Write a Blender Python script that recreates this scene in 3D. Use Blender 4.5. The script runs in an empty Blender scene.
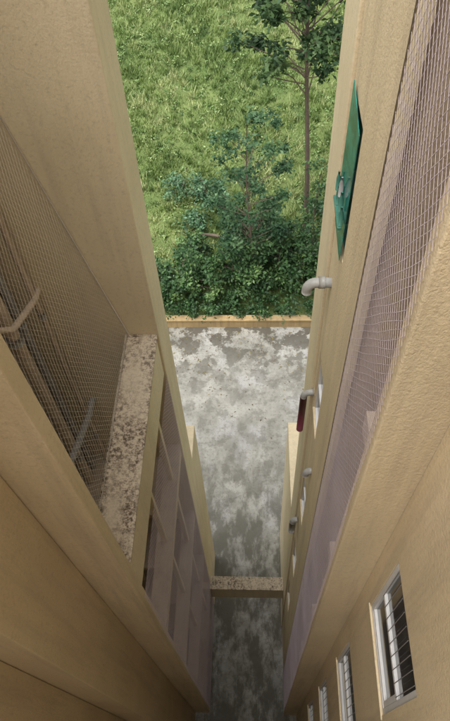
import bpy, math, numpy as np
from mathutils import Matrix, Vector
rng=np.random.default_rng(7)
S=bpy.context.scene
H=20.0
LK,RK=-0.005,0.009   # slight batter of the two buildings

# ---------------- node helpers ----------------
def mat(name):
    m=bpy.data.materials.new(name); m.use_nodes=True
    nt=m.node_tree; b=nt.nodes['Principled BSDF']; return m,nt,b
def N(nt,t,**k):
    n=nt.nodes.new(t)
    for a,v in k.items(): setattr(n,a,v)
    return n
def noise(nt,vec,scale,detail=4,rough=.55,dist=0):
    n=N(nt,'ShaderNodeTexNoise'); n.inputs['Scale'].default_value=scale
    n.inputs['Detail'].default_value=detail; n.inputs['Roughness'].default_value=rough; n.inputs['Distortion'].default_value=dist
    nt.links.new(vec,n.inputs['Vector']); return n.outputs['Fac']
def ramp(nt,fac,stops):
    r=N(nt,'ShaderNodeValToRGB'); cr=r.color_ramp
    while len(cr.elements)<len(stops): cr.elements.new(.5)
    for e,(p,c) in zip(cr.elements,stops):
        e.position=p; e.color=(c if len(c)==4 else (*c,1)) if isinstance(c,tuple) else (c,c,c,1)
    nt.links.new(fac,r.inputs[0]); return r.outputs[0]
def mix(nt,fac,a,b,mode='MIX'):
    n=N(nt,'ShaderNodeMix',data_type='RGBA',blend_type=mode)
    for s,v in ((n.inputs[0],fac),(n.inputs[6],a),(n.inputs[7],b)):
        if isinstance(v,(int,float)): s.default_value=v
        elif isinstance(v,tuple): s.default_value=(*v,1)
        else: nt.links.new(v,s)
    return n.outputs[2]
def pos(nt,scale=(1,1,1)):
    g=N(nt,'ShaderNodeNewGeometry'); m=N(nt,'ShaderNodeMapping'); m.inputs['Scale'].default_value=scale
    nt.links.new(g.outputs['Position'],m.inputs['Vector']); return m.outputs[0]
def bump(nt,b,h,st,dist=.01):
    n=N(nt,'ShaderNodeBump'); n.inputs['Strength'].default_value=st; n.inputs['Distance'].default_value=dist
    nt.links.new(h,n.inputs['Height']); nt.links.new(n.outputs[0],b.inputs['Normal'])

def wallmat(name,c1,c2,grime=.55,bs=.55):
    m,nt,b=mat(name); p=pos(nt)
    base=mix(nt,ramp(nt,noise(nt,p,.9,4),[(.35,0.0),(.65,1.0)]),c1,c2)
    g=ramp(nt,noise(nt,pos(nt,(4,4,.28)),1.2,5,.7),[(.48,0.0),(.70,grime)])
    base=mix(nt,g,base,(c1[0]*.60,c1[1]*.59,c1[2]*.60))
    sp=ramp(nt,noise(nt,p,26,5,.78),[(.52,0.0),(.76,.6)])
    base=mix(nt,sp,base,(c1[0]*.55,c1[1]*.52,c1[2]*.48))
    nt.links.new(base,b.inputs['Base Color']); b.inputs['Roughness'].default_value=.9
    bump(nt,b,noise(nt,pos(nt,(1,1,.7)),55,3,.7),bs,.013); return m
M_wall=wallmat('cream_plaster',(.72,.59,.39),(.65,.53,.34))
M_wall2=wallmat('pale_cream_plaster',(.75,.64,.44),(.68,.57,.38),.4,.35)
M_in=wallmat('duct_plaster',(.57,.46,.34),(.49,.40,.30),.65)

m,nt,b=mat('weathered_ledge'); p=pos(nt)
base=mix(nt,noise(nt,p,3,2),(.64,.54,.40),(.50,.42,.31))
f1=ramp(nt,noise(nt,p,22,6,.8),[(.44,0.0),(.58,1.0)])
f2=ramp(nt,noise(nt,pos(nt,(3,.8,1)),1.5,3,.6),[(.34,.25),(.56,1.0)])
base=mix(nt,mix(nt,1.0,f1,f2,'MULTIPLY'),base,(.11,.075,.05))
nt.links.new(base,b.inputs['Base Color']); b.inputs['Roughness'].default_value=.95
bump(nt,b,noise(nt,p,40,2),.6); M_ledge=m

m,nt,b=mat('stained_concrete'); p=pos(nt)
base=mix(nt,ramp(nt,noise(nt,p,.8,7,.68),[(.38,0.0),(.62,1.0)]),(.26,.253,.22),(.41,.40,.355))
lt=ramp(nt,noise(nt,pos(nt,(1,.6,1)),.6,4,.55),[(.50,0.0),(.58,.5)])
base=mix(nt,lt,base,(.46,.46,.45))
w=ramp(nt,noise(nt,p,1.5,9,.75),[(.50,0.0),(.56,.5)])
base=mix(nt,w,base,(.16,.155,.13))
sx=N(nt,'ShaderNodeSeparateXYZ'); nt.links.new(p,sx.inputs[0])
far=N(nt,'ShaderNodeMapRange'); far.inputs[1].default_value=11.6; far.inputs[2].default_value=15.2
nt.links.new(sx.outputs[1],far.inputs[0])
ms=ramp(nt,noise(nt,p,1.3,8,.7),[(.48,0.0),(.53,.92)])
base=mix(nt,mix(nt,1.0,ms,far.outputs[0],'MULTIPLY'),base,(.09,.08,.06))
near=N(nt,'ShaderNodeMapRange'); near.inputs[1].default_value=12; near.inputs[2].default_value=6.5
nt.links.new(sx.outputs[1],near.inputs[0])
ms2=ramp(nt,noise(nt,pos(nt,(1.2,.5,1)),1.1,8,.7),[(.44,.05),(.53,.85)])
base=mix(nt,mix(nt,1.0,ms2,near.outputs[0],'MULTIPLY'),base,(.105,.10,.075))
sp=ramp(nt,noise(nt,p,10,6,.8),[(.53,0.0),(.64,.65)])
base=mix(nt,sp,base,(.13,.12,.10))
nt.links.new(base,b.inputs['Base Color']); b.inputs['Roughness'].default_value=.9
bump(nt,b,noise(nt,p,25,2),.4); M_conc=m

m,nt,b=mat('grassy_soil'); p=pos(nt)
base=mix(nt,ramp(nt,noise(nt,p,.7,4,.6),[(.35,0.0),(.65,1.0)]),(.09,.14,.04),(.18,.23,.075))
d=ramp(nt,noise(nt,p,5,4,.7),[(.58,0.0),(.72,.85)])
base=mix(nt,d,base,(.16,.135,.08))
nt.links.new(base,b.inputs['Base Color']); b.inputs['Roughness'].default_value=1; M_soil=m

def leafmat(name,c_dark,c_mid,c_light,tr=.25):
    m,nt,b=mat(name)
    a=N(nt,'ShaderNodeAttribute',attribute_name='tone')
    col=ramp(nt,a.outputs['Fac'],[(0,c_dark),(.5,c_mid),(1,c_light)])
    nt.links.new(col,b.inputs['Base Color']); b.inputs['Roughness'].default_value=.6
    if tr:
        t=N(nt,'ShaderNodeBsdfTranslucent'); nt.links.new(col,t.inputs[0])
        mx=N(nt,'ShaderNodeMixShader'); mx.inputs[0].default_value=tr
        o=nt.nodes['Material Output']
        nt.links.new(b.outputs[0],mx.inputs[1]); nt.links.new(t.outputs[0],mx.inputs[2]); nt.links.new(mx.outputs[0],o.inputs[0])
    return m
M_grass=leafmat('grass_blades',(.085,.15,.04),(.235,.33,.095),(.48,.52,.25),0)
M_leafT=leafmat('tree_leaves',(.015,.045,.015),(.045,.10,.035),(.12,.20,.07))
M_leafS=leafmat('sapling_leaves',(.02,.07,.03),(.06,.14,.06),(.14,.25,.11))
M_leafB=leafmat('shrub_leaves',(.012,.045,.013),(.048,.12,.035),(.18,.29,.09),0)
M_leafC=leafmat('bluish_shrub_leaves',(.03,.09,.045),(.07,.16,.075),(.15,.27,.13),0)
M_weed=leafmat('weed_leaves',(.06,.13,.035),(.17,.27,.08),(.38,.46,.20),0)
def plain(name,c,rough=.5,metal=0,var=.25,sc=12):
    m,nt,b=mat(name); p=pos(nt)
    base=mix(nt,noise(nt,p,sc,3,.6),tuple(x*(1-var) for x in c),tuple(min(1,x*(1+var)) for x in c))
    nt.links.new(base,b.inputs['Base Color']); b.inputs['Roughness'].default_value=rough; b.inputs['Metallic'].default_value=metal
    return m
M_bark=plain('bark',(.17,.13,.10),.9,0,.45)
M_pvc=plain('grey_pvc',(.32,.315,.30),.5,0,.4)
M_pvcw=plain('weathered_pvc',(.56,.45,.34),.6,0,.35)
M_maroon=plain('maroon_pipe',(.12,.025,.04),.5)
M_frame=plain('white_window_frame',(.68,.68,.68),.4,0,.12)
M_grille=plain('iron_grille',(.25,.24,.23),.6,.3)
M_green=plain('green_frame',(.05,.17,.13),.5,0,.4)
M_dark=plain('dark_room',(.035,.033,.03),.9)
M_net=plain('nylon_net',(.60,.51,.55),.6,0,.15,3)
M_netw=plain('nylon_net_pale',(.76,.68,.57),.6,0,.15,3)
M_yel=wallmat('ochre_kerb_plaster',(.50,.36,.18),(.36,.27,.14),.8)
M_rope=plain('net_cord',(.40,.35,.28),.8)
def glass(name,c,rough=.08):
    m,nt,b=mat(name); p=pos(nt)
    base=mix(nt,ramp(nt,noise(nt,p,6,4,.7),[(.38,0.0),(.62,1.0)]),c,tuple(x*.35 for x in c))
    nt.links.new(base,b.inputs['Base Color']); b.inputs['Roughness'].default_value=rough
    b.inputs['Specular IOR Level'].default_value=.8; return m
M_glass=glass('dark_glass',(.05,.055,.055)); M_gglass=glass('green_glass',(.03,.25,.21),.15)

# ---------------- mesh helpers ----------------
def mkobj(name,V,F,mt,parent=None,smooth=False,tone=None):
    me=bpy.data.meshes.new(name); me.from_pydata([tuple(v) for v in V],[],[tuple(f) for f in F]); me.update()
    if smooth:
        for p in me.polygons: p.use_smooth=True
    o=bpy.data.objects.new(name,me); S.collection.objects.link(o); me.materials.append(mt)
    if parent: o.parent=parent
    return o
def fastmesh(name,V,F,mt,tone=None,parent=None):
    V=np.asarray(V,dtype=np.float32); F=np.asarray(F,dtype=np.int32)
    me=bpy.data.meshes.new(name); n,k=F.shape
    me.vertices.add(len(V)); me.vertices.foreach_set('co',V.ravel())
    me.loops.add(n*k); me.loops.foreach_set('vertex_index',F.ravel())
    me.polygons.add(n); me.polygons.foreach_set('loop_start',np.arange(0,n*k,k,dtype=np.int32))
    me.update(calc_edges=True)
    if tone is not None:
        a=me.attributes.new('tone','FLOAT','POINT'); a.data.foreach_set('value',np.clip(tone,0,1).astype(np.float32))
    me.materials.append(mt); o=bpy.data.objects.new(name,me); S.collection.objects.link(o)
    if parent: o.parent=parent
    return o
def empty(name,loc=(0,0,0)):
    e=bpy.data.objects.new(name,None); e.empty_display_size=.3; S.collection.objects.link(e); return e
def box(name,x0,x1,y0,y1,z0,z1,mt,parent=None,k=0,bev=.008):
    V=[(x,y,z) for z in (z0,z1) for y in (y0,y1) for x in (x0,x1)]
    V=[(x+k*(H-z),y,z) for x,y,z in V]
    F=[(0,2,3,1),(4,5,7,6),(0,1,5,4),(2,6,7,3),(0,4,6,2),(1,3,7,5)]
    o=mkobj(name,V,F,mt,parent)
    if bev:
        md=o.modifiers.new('b','BEVEL'); md.width=bev; md.segments=2; md.limit_method='ANGLE'
    return o
def tube(name,pts,r,mt,parent=None,n=12,cap=True):
    pts=[Vector(p) for p in pts]; rs=r if isinstance(r,(list,tuple)) else [r]*len(pts)
    V=[];F=[]
    for i,p in enumerate(pts):
        t=(pts[min(i+1,len(pts)-1)]-pts[max(i-1,0)]).normalized()
        a=t.cross(Vector((0,0,1)) if abs(t.z)<.9 else Vector((1,0,0))).normalized(); 
        b_=t.cross(a)
        for j in range(n):
            an=2*math.pi*j/n; V.append(p+(a*math.cos(an)+b_*math.sin(an))*rs[i])
    for i in range(len(pts)-1):
        base=i*n; nb=(i+1)*n
        best=min(range(n),key=lambda s:sum((V[base+j]-pts[i]-(V[nb+(j+s)%n]-pts[i+1])).length for j in range(0,n,3)))
        for j in range(n):
            F.append((base+j,base+(j+1)%n,nb+(j+1+best)%n,nb+(j+best)%n))
    if cap: F.append(tuple(range(n))); F.append(tuple(reversed(range(len(V)-n,len(V)))))
    return mkobj(name,V,F,mt,parent,smooth=True)
def wall_open(name,x,y0,y1,z0,z1,holes,depth,mt,parent,k):
    ys=sorted({y0,y1}|{h[0] for h in holes}|{h[1] for h in holes}); zs=sorted({z0,z1}|{h[2] for h in holes}|{h[3] for h in holes})
    V=[];F=[]
    def q(pts):
        i=len(V); V.extend([(p[0]+k*(H-p[2]),p[1],p[2]) for p in pts]); F.append((i,i+1,i+2,i+3))
    for a,b_ in zip(ys[:-1],ys[1:]):
        for c,d in zip(zs[:-1],zs[1:]):
            if any(h[0]<=a and h[1]>=b_ and h[2]<=c and h[3]>=d for h in holes): continue
            q([(x,a,c),(x,b_,c),(x,b_,d),(x,a,d)])
    for (a,b_,c,d) in holes:
        X=x+depth
        q([(x,a,c),(X,a,c),(X,b_,c),(x,b_,c)]); q([(x,a,d),(x,b_,d),(X,b_,d),(X,a,d)])
        q([(x,a,c),(x,a,d),(X,a,d),(X,a,c)]); q([(x,b_,c),(X,b_,c),(X,b_,d),(x,b_,d)])
    return mkobj(name,V,F,mt,parent)

def net(name,P,U,Vv,LU,LV,cell,r,mt,sag=.02,asp=1.35,parent=None,k=0):
    P,U,Vv=[np.array(q,dtype=float) for q in (P,U,Vv)]; Nn=np.cross(U,Vv); Nn=Nn/np.linalg.norm(Nn)
    a=cell; b_=cell*asp; VV=[];FF=[];cnt=0
    def disp(u,v):
        edge=np.minimum(1,np.minimum(u,LU-u)/.3)*np.minimum(1,np.minimum(v,LV-v)/.3)
        return sag*edge*(np.sin(u*2.1+v*1.3)+.6*np.sin(v*2.7-u*1.1+1)+.3*np.sin(u*7+v*5))
    for sgn in (1,-1):
        kmin=int(math.floor(-LV/b_))-1 if sgn>0 else 0
        kmax=int(LU/a)+1 if sgn>0 else int(LU/a+LV/b_)+2
        for kk in range(kmin,kmax):
            if sgn>0: v0,v1=max(0,-kk*b_),min(LV,(LU/a-kk)*b_)
            else: v0,v1=max(0,(kk-LU/a)*b_),min(LV,kk*b_)
            if v1-v0<.02: continue
            n=max(2,int((v1-v0)/.12)+1); v=np.linspace(v0,v1,n); u=a*(kk+sgn*v/b_)
            u=np.clip(u+.006*np.sin(v*9+kk)+.02*np.sin(v*1.7),0,LU)
            c=P+np.outer(u,U)+np.outer(v,Vv)+np.outer(disp(u,v),Nn)
            c[:,0]+=k*(H-c[:,2])
            W=(U*b_-sgn*Vv*a); W=W/np.linalg.norm(W)
            ring=np.stack([c+Nn*r,c-Nn*r*.5+W*r*.87,c-Nn*r*.5-W*r*.87],1).reshape(-1,3)
            VV.append(ring); i=np.arange(n-1)*3+cnt
            for j in range(3):
                jj=(j+1)%3; FF.append(np.stack([i+j,i+jj,i+3+jj,i+3+j],1))
            cnt+=len(ring)
    return fastmesh(name,np.concatenate(VV),np.concatenate(FF),mt,parent=parent)

# ---------------- LEFT BUILDING ----------------
L=empty('apartment_building'); T=21.2
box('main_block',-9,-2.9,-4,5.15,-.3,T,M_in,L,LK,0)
box('corner_pier',-2.9,-1.18,4.55,5.15,-.3,T,M_wall2,L,LK,.012)
box('fin_wall',-2.9,-1.20,1.57,1.72,-.3,T,M_wall,L,LK,.012)
box('wall_return',-2.9,-1.62,.73,1.567,-.3,T,M_wall,L,LK,.01)
box('recessed_wall',-2.9,-2.0,-4,.727,-.3,T,M_wall,L,LK,.01)
box('lower_storeys',-9,-1.22,5.153,6.1,-.3,8.9,M_wall2,L,LK,.012)
for i in range(5):
    z=H-5.96-3*i
    if z<1.2: continue
    xi=-1.58 if i==0 else -1.42
    box('edge_beam_%d'%i,xi,-1.21,1.723,4.547,z-.85 if i==0 else z-.35,z-.003,M_wall2,L,LK,.01)
    box('ledge_top_%d'%i,xi-.02,-1.19,1.723,4.547,z,z+.03,M_ledge if i==0 else M_in,L,LK,.006)
    if i: box('duct_slab_%d'%i,-2.9,xi-.02,3.5,4.547,z-.6,z-.45,M_in,L,LK,.006)
for y,w_ in ((3.9,.09),(2.9,.07)):
    box('duct_mullion',-1.35,-1.27,y,y+w_,-.1,H-6.9,M_wall2,L,LK,.006)
for j,(x,y,r) in enumerate([(-2.74,4.35,.055),(-2.74,4.1,.075),(-2.78,3.7,.055),(-2.78,3.4,.04),(-2.8,3.0,.055),(-2.5,4.46,.035)]):
    tube('drain_pipe_%d'%j,[(x+LK*(H-z),y,z) for z in (21,15,8,0)],r,M_pvcw if j%2 else M_pvc,L)
    for z in (17.5,14.5,11.5,8.5):
        tube('pipe_collar_%d'%j,[(x+LK*(H-z),y,z),(x+LK*(H-z),y,z+.12)],r*1.25,M_pvc,L)
tube('branch_pipe',[(-2.85,3.7,15.2),(-2.6,3.9,15.0),(-2.5,4.4,14.9),(-2.5,4.6,14.9)],.04,M_pvcw,L)
tube('branch_pipe_b',[(-2.8,3.0,13.0),(-2.5,3.3,12.7),(-2.4,4.3,12.5),(-2.4,4.6,12.5)],.05,M_pvc,L)
# ---------------- RIGHT BUILDING ----------------
R=empty('apartment_building.001')
wins=[(.47,1.34,H-d-1.38,H-d) for d in (1.45,4.45,7.45,10.45,13.45)]
wall_open('window_wall',1.00,-4,1.567,-.3,T,wins,.10,M_wall,R,RK)
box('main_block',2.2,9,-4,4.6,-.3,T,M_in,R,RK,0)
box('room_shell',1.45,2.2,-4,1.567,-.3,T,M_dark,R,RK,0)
box('fin_wall',.64,2.2,1.57,1.70,-.3,T,M_wall,R,RK,.012)
box('duct_cheek',.70,2.2,2.56,2.72,-.3,T,M_in,R,RK,.0)
sw=[(3.38,3.84,H-2.3-1.2-3*i,H-2.3-3*i) for i in range(5)]
wall_open('side_wall',.66,2.56,3.95,-.3,T,sw,.12,M_wall,R,RK)
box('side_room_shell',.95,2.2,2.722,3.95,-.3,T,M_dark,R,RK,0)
box('corner_pier',.63,2.2,3.953,4.6,-.3,T,M_wall2,R,RK,.012)
box('duct_edge',.655,.70,2.50,2.559,-.3,T,M_wall2,R,RK,.004)
box('lower_storeys',.66,9,4.603,6.9,-.3,7.6,M_wall2,R,RK,.012)
def window(par,i,x,w,fm,gm,grille=True,k=RK):
    y0,y1,z0,z1=w; e=empty('window_%d'%i); e.parent=par; t=.05 if grille else .03
    kk=lambda n,a,b_,c,d,f,g,m_:box(n,a,b_,c,d,f,g,m_,e,k,.004)
    kk('jamb',x,x+.05,y0+.002,y0+t,z0+.002,z1-.002,fm); kk('jamb',x,x+.05,y1-t,y1-.002,z0+.002,z1-.002,fm)
    kk('head',x,x+.05,y0+t,y1-t,z1-t,z1-.002,fm); kk('sill_frame',x,x+.05,y0+t,y1-t,z0+.002,z0+t,fm)
    zm=z0+(z1-z0)*.45
    kk('transom',x+.003,x+.047,y0+t,y1-t,zm-.025,zm+.025,fm)
    kk('glass',x+.03,x+.036,y0+t,y1-t,z0+t,z1-t,gm)
    if grille:
        kk('sash_stile',x+.004,x+.04,y0+t+.001,y0+t+.05,z0+t,zm-.026,fm)
        kk('sash_rail',x+.004,x+.04,y0+t+.051,y1-t-.001,z0+t+.001,z0+t+.05,fm)
        for j in range(9):
            yy=y0+.07+j*(y1-y0-.14)/8
            kk('bar',x-.008,x-.001,yy-.003,yy+.003,zm+.026,z1-t,M_grille)
for i,w in enumerate(wins):
    window(R,i,1.01,w,M_frame,M_glass)
    box('window_sill_%d'%i,.99,1.01,w[0]-.03,w[1]+.03,w[2]-.03,w[2]-.002,M_wall2,R,RK,.006)
for i,w in enumerate(sw):
    window(R,10+i,.685,w,M_green if i==0 else M_frame,M_gglass if i==0 else M_glass,False)
e=empty('green_glass_pane'); e.parent=R
z0,z1=H-3.5,H-2.25
V=[(.668,3.42,z0),(.655,3.80,z0+.1),(.655,3.82,z1+.03),(.668,3.42,z1-.12)]
V2=[(x+.006,y,z) for x,y,z in V]
mkobj('glass_sheet',V+V2,[(0,1,2,3),(7,6,5,4),(0,4,5,1),(1,5,6,2),(2,6,7,3),(3,7,4,0)],M_gglass,e)
for j in range(5):
    yy=3.46+.08*j; zz=z0+.34+.07*(j%3)
    tube('sill_bottle',[(.64,yy,zz),(.638,yy,zz+.11),(.636,yy,zz+.14),(.636,yy,zz+.17)],[.018,.018,.009,.008],M_pvc if j==2 else M_green,e,10)
box('sill_tray',.62,.65,3.43,3.81,z0+.31,z0+.335,M_green,e,0,.003)
def elbow(name,y,z,x0,x1,r,drop,mt,mt2):
    e=empty(name); e.parent=R; P=[(x0,y,z)]
    rr=.09
    P.append((x1+rr,y,z))
    for a in range(1,6):
        an=math.pi/2*a/5; P.append((x1+rr-rr*math.sin(an),y,z-rr+rr*math.cos(an)))
    P.append((x1,y,z-rr-.04)); tube('bend',P,r,mt,e,16)
    tube('socket',[(x1+.10,y,z),(x1+.16,y,z)],r*1.18,mt,e,16)
    if drop: tube('drop_pipe',[(x1,y,z-rr-.02),(x1,y,z-rr-drop)],r*1.12,mt2,e,16)
elbow('vent_elbow',3.75,H-4.12,.70,.48,.048,0,M_pvc,M_pvc)
elbow('waste_elbow',3.9,H-6.25,.72,.60,.04,.85,M_pvc,M_maroon)
elbow('vent_elbow_b',3.3,H-7.2,.74,.66,.045,0,M_pvc,M_pvc)
elbow('vent_elbow_c',3.75,H-10.2,.74,.66,.05,.5,M_pvc,M_pvc)
for j,(x,y,r) in enumerate([(1.9,2.40,.06),(1.6,2.44,.045),(1.3,2.46,.04),(2.1,2.1,.055),(1.0,2.48,.035)]):
    tube('drain_pipe_%d'%j,[(x+RK*(H-z),y,z) for z in (21,15,8,0)],r,M_pvcw if j%2==0 else M_pvc,R)
for j in range(6):
    z=H-3.2-3*j; tube('branch_%d'%j,[(1.0,2.45,z),(1.4,2.38,z+.06),(1.95,2.36,z+.14)],.03,M_pvcw,R)
    if z>1: box('duct_beam_%d'%j,.80,2.2,2.1,2.30,z-1.0,z-.75,M_in,R,RK,.005)
box('rear_wall',-9,9,-4.4,-4.003,-.3,T,M_wall,L,0,0)
cb=empty('cross_beam')
box('beam',-1.5,.95,4.36,4.544,1.7,2.6,M_wall2,cb,0,.01)
box('beam_top',-1.25,.78,4.34,4.70,2.603,2.65,M_ledge,cb,0,.008)
# ---------------- NETS ----------------
n1=empty('pigeon_net')
ln=math.hypot(1.25,6.6)
net('net_sheet',(-1.60,1.74,H-5.92),(0,1,0),(-1.25/ln,0,6.6/ln),2.8,ln,.058,.0014,M_netw,.015,asp=1.7,parent=n1)
net('net_sheet_lower',(-1.17,1.6,.4),(0,1,0),(0,0,1),2.93,H-5.96-.85-.4,.06,.0016,M_net,.006,parent=n1,k=LK)
tube('border_cord',[(-1.58,4.53,H-5.9),(-1.58-.625,4.53,H-2.6),(-2.80,4.53,H+.6)],.007,M_rope,n1,6)
tube('border_cord_bottom',[(-1.60,1.73,H-5.9),(-1.60,4.53,H-5.9)],.005,M_rope,n1,6)
n2=empty('pigeon_net.001')
net('net_sheet',(.63,1.6,.4),(0,1,0),(0,0,1),.95,20.6,.054,.0016,M_net,.006,asp=1.35,parent=n2,k=RK)
tube('border_cord',[(.63+RK*(H-z),2.54,z) for z in (21,10,.4)],.006,M_rope,n2,6)

# ---------------- GROUND ----------------
def ground_h(x,y):
    s=np.maximum(0,y-16.6)
    return .35*np.minimum(1,s*2)+.25*s+.18*np.sin(x*.7+1)*np.sin(y*.5)*np.minimum(1,s/3)+.08*np.sin(x*2.1+y*1.7)*np.minimum(1,s/3)
mkobj('concrete_driveway',[(-150,-120,0),(150,-120,0),(150,15.7,0),(-150,15.7,0)],[(0,1,2,3)],M_conc)
def grid(name,xs,ys,mt):
    X,Y=np.meshgrid(xs,ys); Z=ground_h(X,Y); Z=np.minimum(Z,25)
    V=np.stack([X.ravel(),Y.ravel(),Z.ravel()],1); nx=len(xs); I=np.arange(len(V)).reshape(len(ys),nx)
    F=np.stack([I[:-1,:-1].ravel(),I[:-1,1:].ravel(),I[1:,1:].ravel(),I[1:,:-1].ravel()],1)
    return fastmesh(name,V,F,mt)
xs=np.unique(np.concatenate([np.linspace(-150,-20,14),np.linspace(-20,20,120),np.linspace(20,150,14)]))
ys=np.unique(np.concatenate([np.linspace(15.8,45,110),np.linspace(45,300,20)]))
grid('grass_hillside',xs,ys,M_soil)
kw=empty('planter_wall'); 
box('wall',-60,60,15.70,15.92,-.1,.42,M_yel,kw,0,.015)
box('coping',-60,60,15.66,15.96,.42,.50,M_yel,kw,0,.012)

def unit(a): return a/np.linalg.norm(a,axis=1,keepdims=True)
def blades(gx,gy,h,w,tone,lean):
    n=len(gx); gz=ground_h(gx,gy); an=rng.uniform(0,2*np.pi,n); la=rng.uniform(0,2*np.pi,n)
    B=np.stack([gx,gy,gz-.01],1); side=np.stack([np.cos(an),np.sin(an),0*an],1)*w[:,None]
    tip=B+np.stack([np.cos(la)*lean*h,np.sin(la)*lean*h,h],1)
    return np.stack([B-side,B+side,tip],1).reshape(-1,3),np.repeat(tone,3)
def patch(x,y):
    return (np.sin(x*.9+1.3*np.sin(y*.6))+np.sin(y*.8+1.7*np.sin(x*.5+1))+.6*np.sin(x*2.3+y*1.9)+.5*np.sin(x*3.7-y*3.1+np.sin(x*2)))/3
n=90000; gx=rng.uniform(-10,10,n); gy=17+rng.power(1,n)*21; pt=patch(gx,gy)
kp=rng.uniform(0,1,n)<np.clip(.75+.5*np.sin(gx*1.7+2*np.sin(gy*.9))*np.sin(gy*1.3+gx*.4),.25,1)
gx,gy,pt=gx[kp],gy[kp],pt[kp]; n=len(gx)
V1,t1=blades(gx,gy,rng.uniform(.06,.18,n),rng.uniform(.012,.028,n),.40+.42*pt+rng.normal(0,.13,n),rng.uniform(.3,1.1,n))
k=3200; cx=rng.uniform(-10,10,k); cy=rng.uniform(17.3,38,k); cp=patch(cx,cy); cr=rng.uniform(.08,.48,k)
ct=.44+.40*cp+rng.normal(0,.22,k); chh=rng.uniform(.12,.45,k)
n=120000; id_=rng.integers(0,k,n); rr=np.abs(rng.normal(0,.6,n))*cr[id_]; aa=rng.uniform(0,6.28,n)
V2_,t2=blades(cx[id_]+rr*np.cos(aa),cy[id_]+rr*np.sin(aa),chh[id_]*rng.uniform(.5,1.1,n),rng.uniform(.014,.034,n),ct[id_]+rng.normal(0,.1,n),rng.uniform(.2,.9,n))
V=np.concatenate([V1,V2_]); t=np.concatenate([t1,t2])
fastmesh('grass',V,np.arange(len(V)).reshape(-1,3),M_grass,t)

def leaves(centers,size,tone,droop=.3):
    n=len(centers); d=unit(rng.normal(size=(n,3))*np.array([1,1,.6])-np.array([0,0,droop]))
    s=unit(np.cross(d,unit(rng.normal(size=(n,3))+np.array([0,0,1.5])))); up=np.cross(s,d)
    L_=size*rng.uniform(.6,1.4,n)[:,None]; W=L_*.26
    a=centers; m=centers+d*L_*.5
    V=np.stack([a,m+s*W+up*W*.3,centers+d*L_,m-s*W+up*W*.3],1).reshape(-1,3)
    return V,np.arange(4*n).reshape(-1,4),np.repeat(tone,4)
def clumps(C,rad,per,size,spread=1.0,tn=.5,flat=.7):
    cs=[];ts=[]
    for c,r in zip(C,rad):
        k=int(per*rng.uniform(.6,1.4)); p=unit(rng.normal(size=(k,3)))*(rng.uniform(0,1,(k,1))**.5)*r*spread*rng.uniform(.8,1.25,(k,1)); p[:,2]*=flat
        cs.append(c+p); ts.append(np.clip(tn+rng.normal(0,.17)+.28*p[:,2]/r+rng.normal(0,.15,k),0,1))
    return np.concatenate(cs),np.concatenate(ts)
def tree(name,base,top,tr,C,rad,per,size,lm,tn=.5,nb=None,flat=.7,off=.1):
    e=empty(name); base=np.array(base,float); top=np.array(top,float)
    q=np.linspace(0,1,9); wob=lambda s:np.array([.07*math.sin(s*7),.05*math.cos(s*5),0])*(s>0)
    P=[base+(top-base)*s+wob(s) for s in q]
    tube('trunk',P,[tr*(1-.75*s) for s in q],M_bark,e,10)
    for i,c in enumerate(C):
        s=float(np.clip((c[2]-base[2])/(top[2]-base[2])-off-off*.6*rng.uniform(),.05,1)); a=base+(top-base)*s+wob(s)
        mid=(a+c)/2+np.array([0,0,.06])+rng.normal(0,.06,3)
        tube('limb_%d'%i,[a,mid,c],[tr*.28*(1-.5*s),tr*.17,tr*.07],M_bark,e,6)
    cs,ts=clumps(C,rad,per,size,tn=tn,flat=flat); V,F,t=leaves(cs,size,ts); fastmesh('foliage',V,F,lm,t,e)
    return e
def gh(x,y): return float(ground_h(np.array(x),np.array(y)))
c=[]; r=[]
for i in range(84):
    z=rng.uniform(9.2,15.0); rr=2.15*min(1,(z-8.1)/2.0)*(1 if z<13 else (16.5-z)/3.5+.2)
    an=rng.uniform(0,6.28); q=rr*math.sqrt(rng.uniform(.02,1))
    c.append((1.3+q*math.cos(an)*1.0,19.5+q*math.sin(an),z)); r.append(rng.uniform(.2,.5))
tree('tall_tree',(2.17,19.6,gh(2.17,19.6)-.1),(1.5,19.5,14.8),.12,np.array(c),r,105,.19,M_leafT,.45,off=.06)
c=[]; r=[]
for i in range(60):
    z=rng.uniform(3.2,8.8); rr=1.6*min(1,max(.35,(z-2.2)/2.4))*min(1,(9.8-z)/1.9)
    an=rng.uniform(0,6.28); q=rr*math.sqrt(rng.uniform(.03,1))
    c.append((-.2+q*math.cos(an),17.5+q*math.sin(an),z)); r.append(rng.uniform(.2,.42))
tree('young_tree',(-.08,17.2,gh(0,17.2)-.1),(-.3,17.5,8.5),.06,np.array(c),r,78,.15,M_leafS,.45)
c=[(2.35+rng.uniform(-.5,.5),18.2+rng.uniform(-.5,.5),z) for z in np.linspace(1.6,6.2,18)]
tree('sapling',(2.3,18.2,gh(2.3,18.2)-.1),(2.4,18.2,6.2),.04,np.array(c),[.34]*18,60,.13,M_leafB,.5)
def shrub(name,x,y,rx,hh,lm,k,per,size,tn=.5):
    z=gh(x,y); C=[];rd=[]
    for i in range(k):
        an=rng.uniform(0,6.28); q=rx*math.sqrt(rng.uniform(0,1)); zz=z+.15+hh*rng.uniform(.1,1)*(1-.5*(q/rx)**2)
        C.append((x+q*math.cos(an),y+.7*q*math.sin(an),zz)); rd.append(rng.uniform(.16,.46))
    tree(name,(x,y,z-.1),(x+.05,y,z+hh*.7),.03,np.array(C),rd,per,size,lm,tn)
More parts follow.
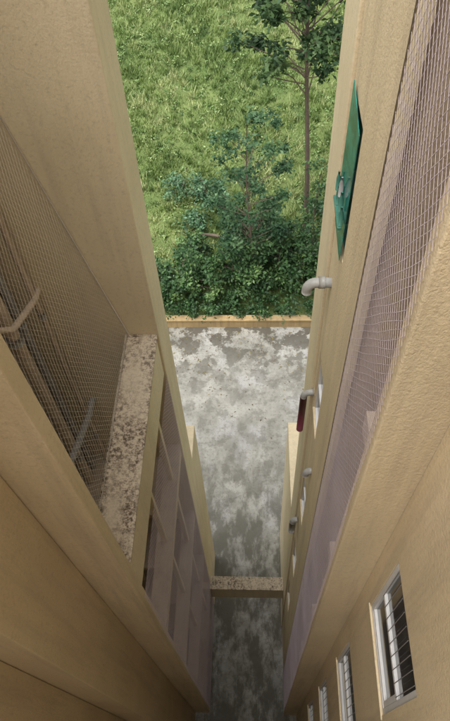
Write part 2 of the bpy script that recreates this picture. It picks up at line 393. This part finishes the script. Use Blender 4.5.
for x,y,rx,hh,per in [(-3.0,17.2,1.1,2.8,75),(-1.9,17.0,1.0,2.5,75),(-.9,17.2,1.0,3.2,75),(.1,17.1,.9,3.3,80),(1.0,17.3,.9,3.9,80),(1.9,17.2,.9,3.6,75),(2.9,17.3,.9,3.8,75),(3.9,17.4,.9,2.8,50),(-4.2,17.3,1.0,2.6,50),(-5.6,17.3,1.0,2.0,40),(5.3,17.4,1.0,2.4,40),(.6,18.5,.9,3.1,70),(-.6,18.5,.9,2.7,70),(-2.6,18.5,.8,1.7,60),(1.8,18.6,.8,2.9,65)]:
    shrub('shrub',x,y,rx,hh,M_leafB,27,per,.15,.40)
for x,y,rx,hh in [(-3.2,21.9,.9,1.3),(-2.2,21.7,.9,1.3),(-1.5,21.0,.9,1.5),(-2.6,20.4,.7,.8),(3.0,20.8,.7,1.2),(.7,20.4,.6,1.0)]:
    shrub('shrub',x,y,rx,hh,M_leafC,15,46,.13,.45)
C=np.stack([rng.uniform(-8,8,250),rng.uniform(15.82,16.8,250),rng.uniform(.35,1.0,250)],1)
cs,ts=clumps(C,rng.uniform(.15,.34,250),42,.1,tn=.30); V,F,t=leaves(cs,.12,ts); fastmesh('creeper_hedge',V,F,M_leafB,t)
k=1300; wx=rng.uniform(-9,9,k); wy=rng.uniform(17.5,37,k)
cs,ts=clumps(np.stack([wx,wy,ground_h(wx,wy)+.14],1),rng.uniform(.06,.35,k),16,.1,tn=.42,flat=.4); V,F,t=leaves(cs,.12,ts)
fastmesh('weeds',V,F,M_weed,t)
tube('fallen_log',[(-2.35,19.6,gh(-2.35,19.6)+.5),(-1.9,19.65,gh(-1.9,19.65)+.48),(-1.3,19.6,gh(-1.3,19.6)+.42)],[.08,.07,.05],M_bark)
# fallen leaves on the driveway
n=500; fx=rng.uniform(-4,4,n); fy=15.6-np.abs(rng.normal(0,2.2,n)); fy=np.clip(fy,5,15.6)
cs=np.stack([fx,fy,np.full(n,.012)],1); V,F,t=leaves(cs,.09,rng.uniform(0,1,n)); V[:,2]=.008+np.abs(V[:,2]-.012)*.15
M_litter=leafmat('dry_leaves',(.06,.04,.02),(.14,.10,.04),(.22,.20,.06),0)
fastmesh('fallen_leaves',V,F,M_litter,t)
# ---------------- LIGHT ----------------
el,az=math.radians(66),math.radians(228)
w=bpy.data.worlds.new('World'); S.world=w; w.use_nodes=True; nt=w.node_tree
sky=nt.nodes.new('ShaderNodeTexSky'); sky.sky_type='NISHITA'; sky.sun_disc=False; sky.sun_elevation=el; sky.sun_rotation=az
sky.air_density=1.0; sky.dust_density=5.0; sky.ozone_density=0.5
hs=nt.nodes.new('ShaderNodeHueSaturation'); hs.inputs['Saturation'].default_value=.22
bg=nt.nodes['Background']; nt.links.new(sky.outputs[0],hs.inputs['Color']); nt.links.new(hs.outputs[0],bg.inputs[0]); bg.inputs[1].default_value=.25
sd=bpy.data.lights.new('sun','SUN'); sd.energy=2.1; sd.angle=math.radians(50); sd.color=(1,.97,.92)
so=bpy.data.objects.new('sun',sd); S.collection.objects.link(so)
dv=Vector((math.sin(az)*math.cos(el),math.cos(az)*math.cos(el),math.sin(el)))
so.rotation_euler=dv.to_track_quat('Z','Y').to_euler()
# ---------------- CAMERA ----------------
cd=bpy.data.cameras.new('cam'); cam=bpy.data.objects.new('camera',cd); S.collection.objects.link(cam); S.camera=cam
cd.sensor_fit='VERTICAL'; cd.sensor_height=24; cd.lens=24*600/721; cd.clip_end=1000; cd.clip_start=.05
nz=Vector((30,-420,-600)).normalized(); Yc=Vector((30,859.3,-600)).normalized(); Zc=-nz
Yc=(Yc-Zc*Yc.dot(Zc)).normalized(); Xc=Yc.cross(Zc)
Rm=Matrix((Xc,Yc,Zc)); cam.matrix_world=Matrix.Translation((0,0,H))@Rm.to_4x4()
S.view_settings.view_transform='Standard'; S.view_settings.look='None'; S.view_settings.exposure=0
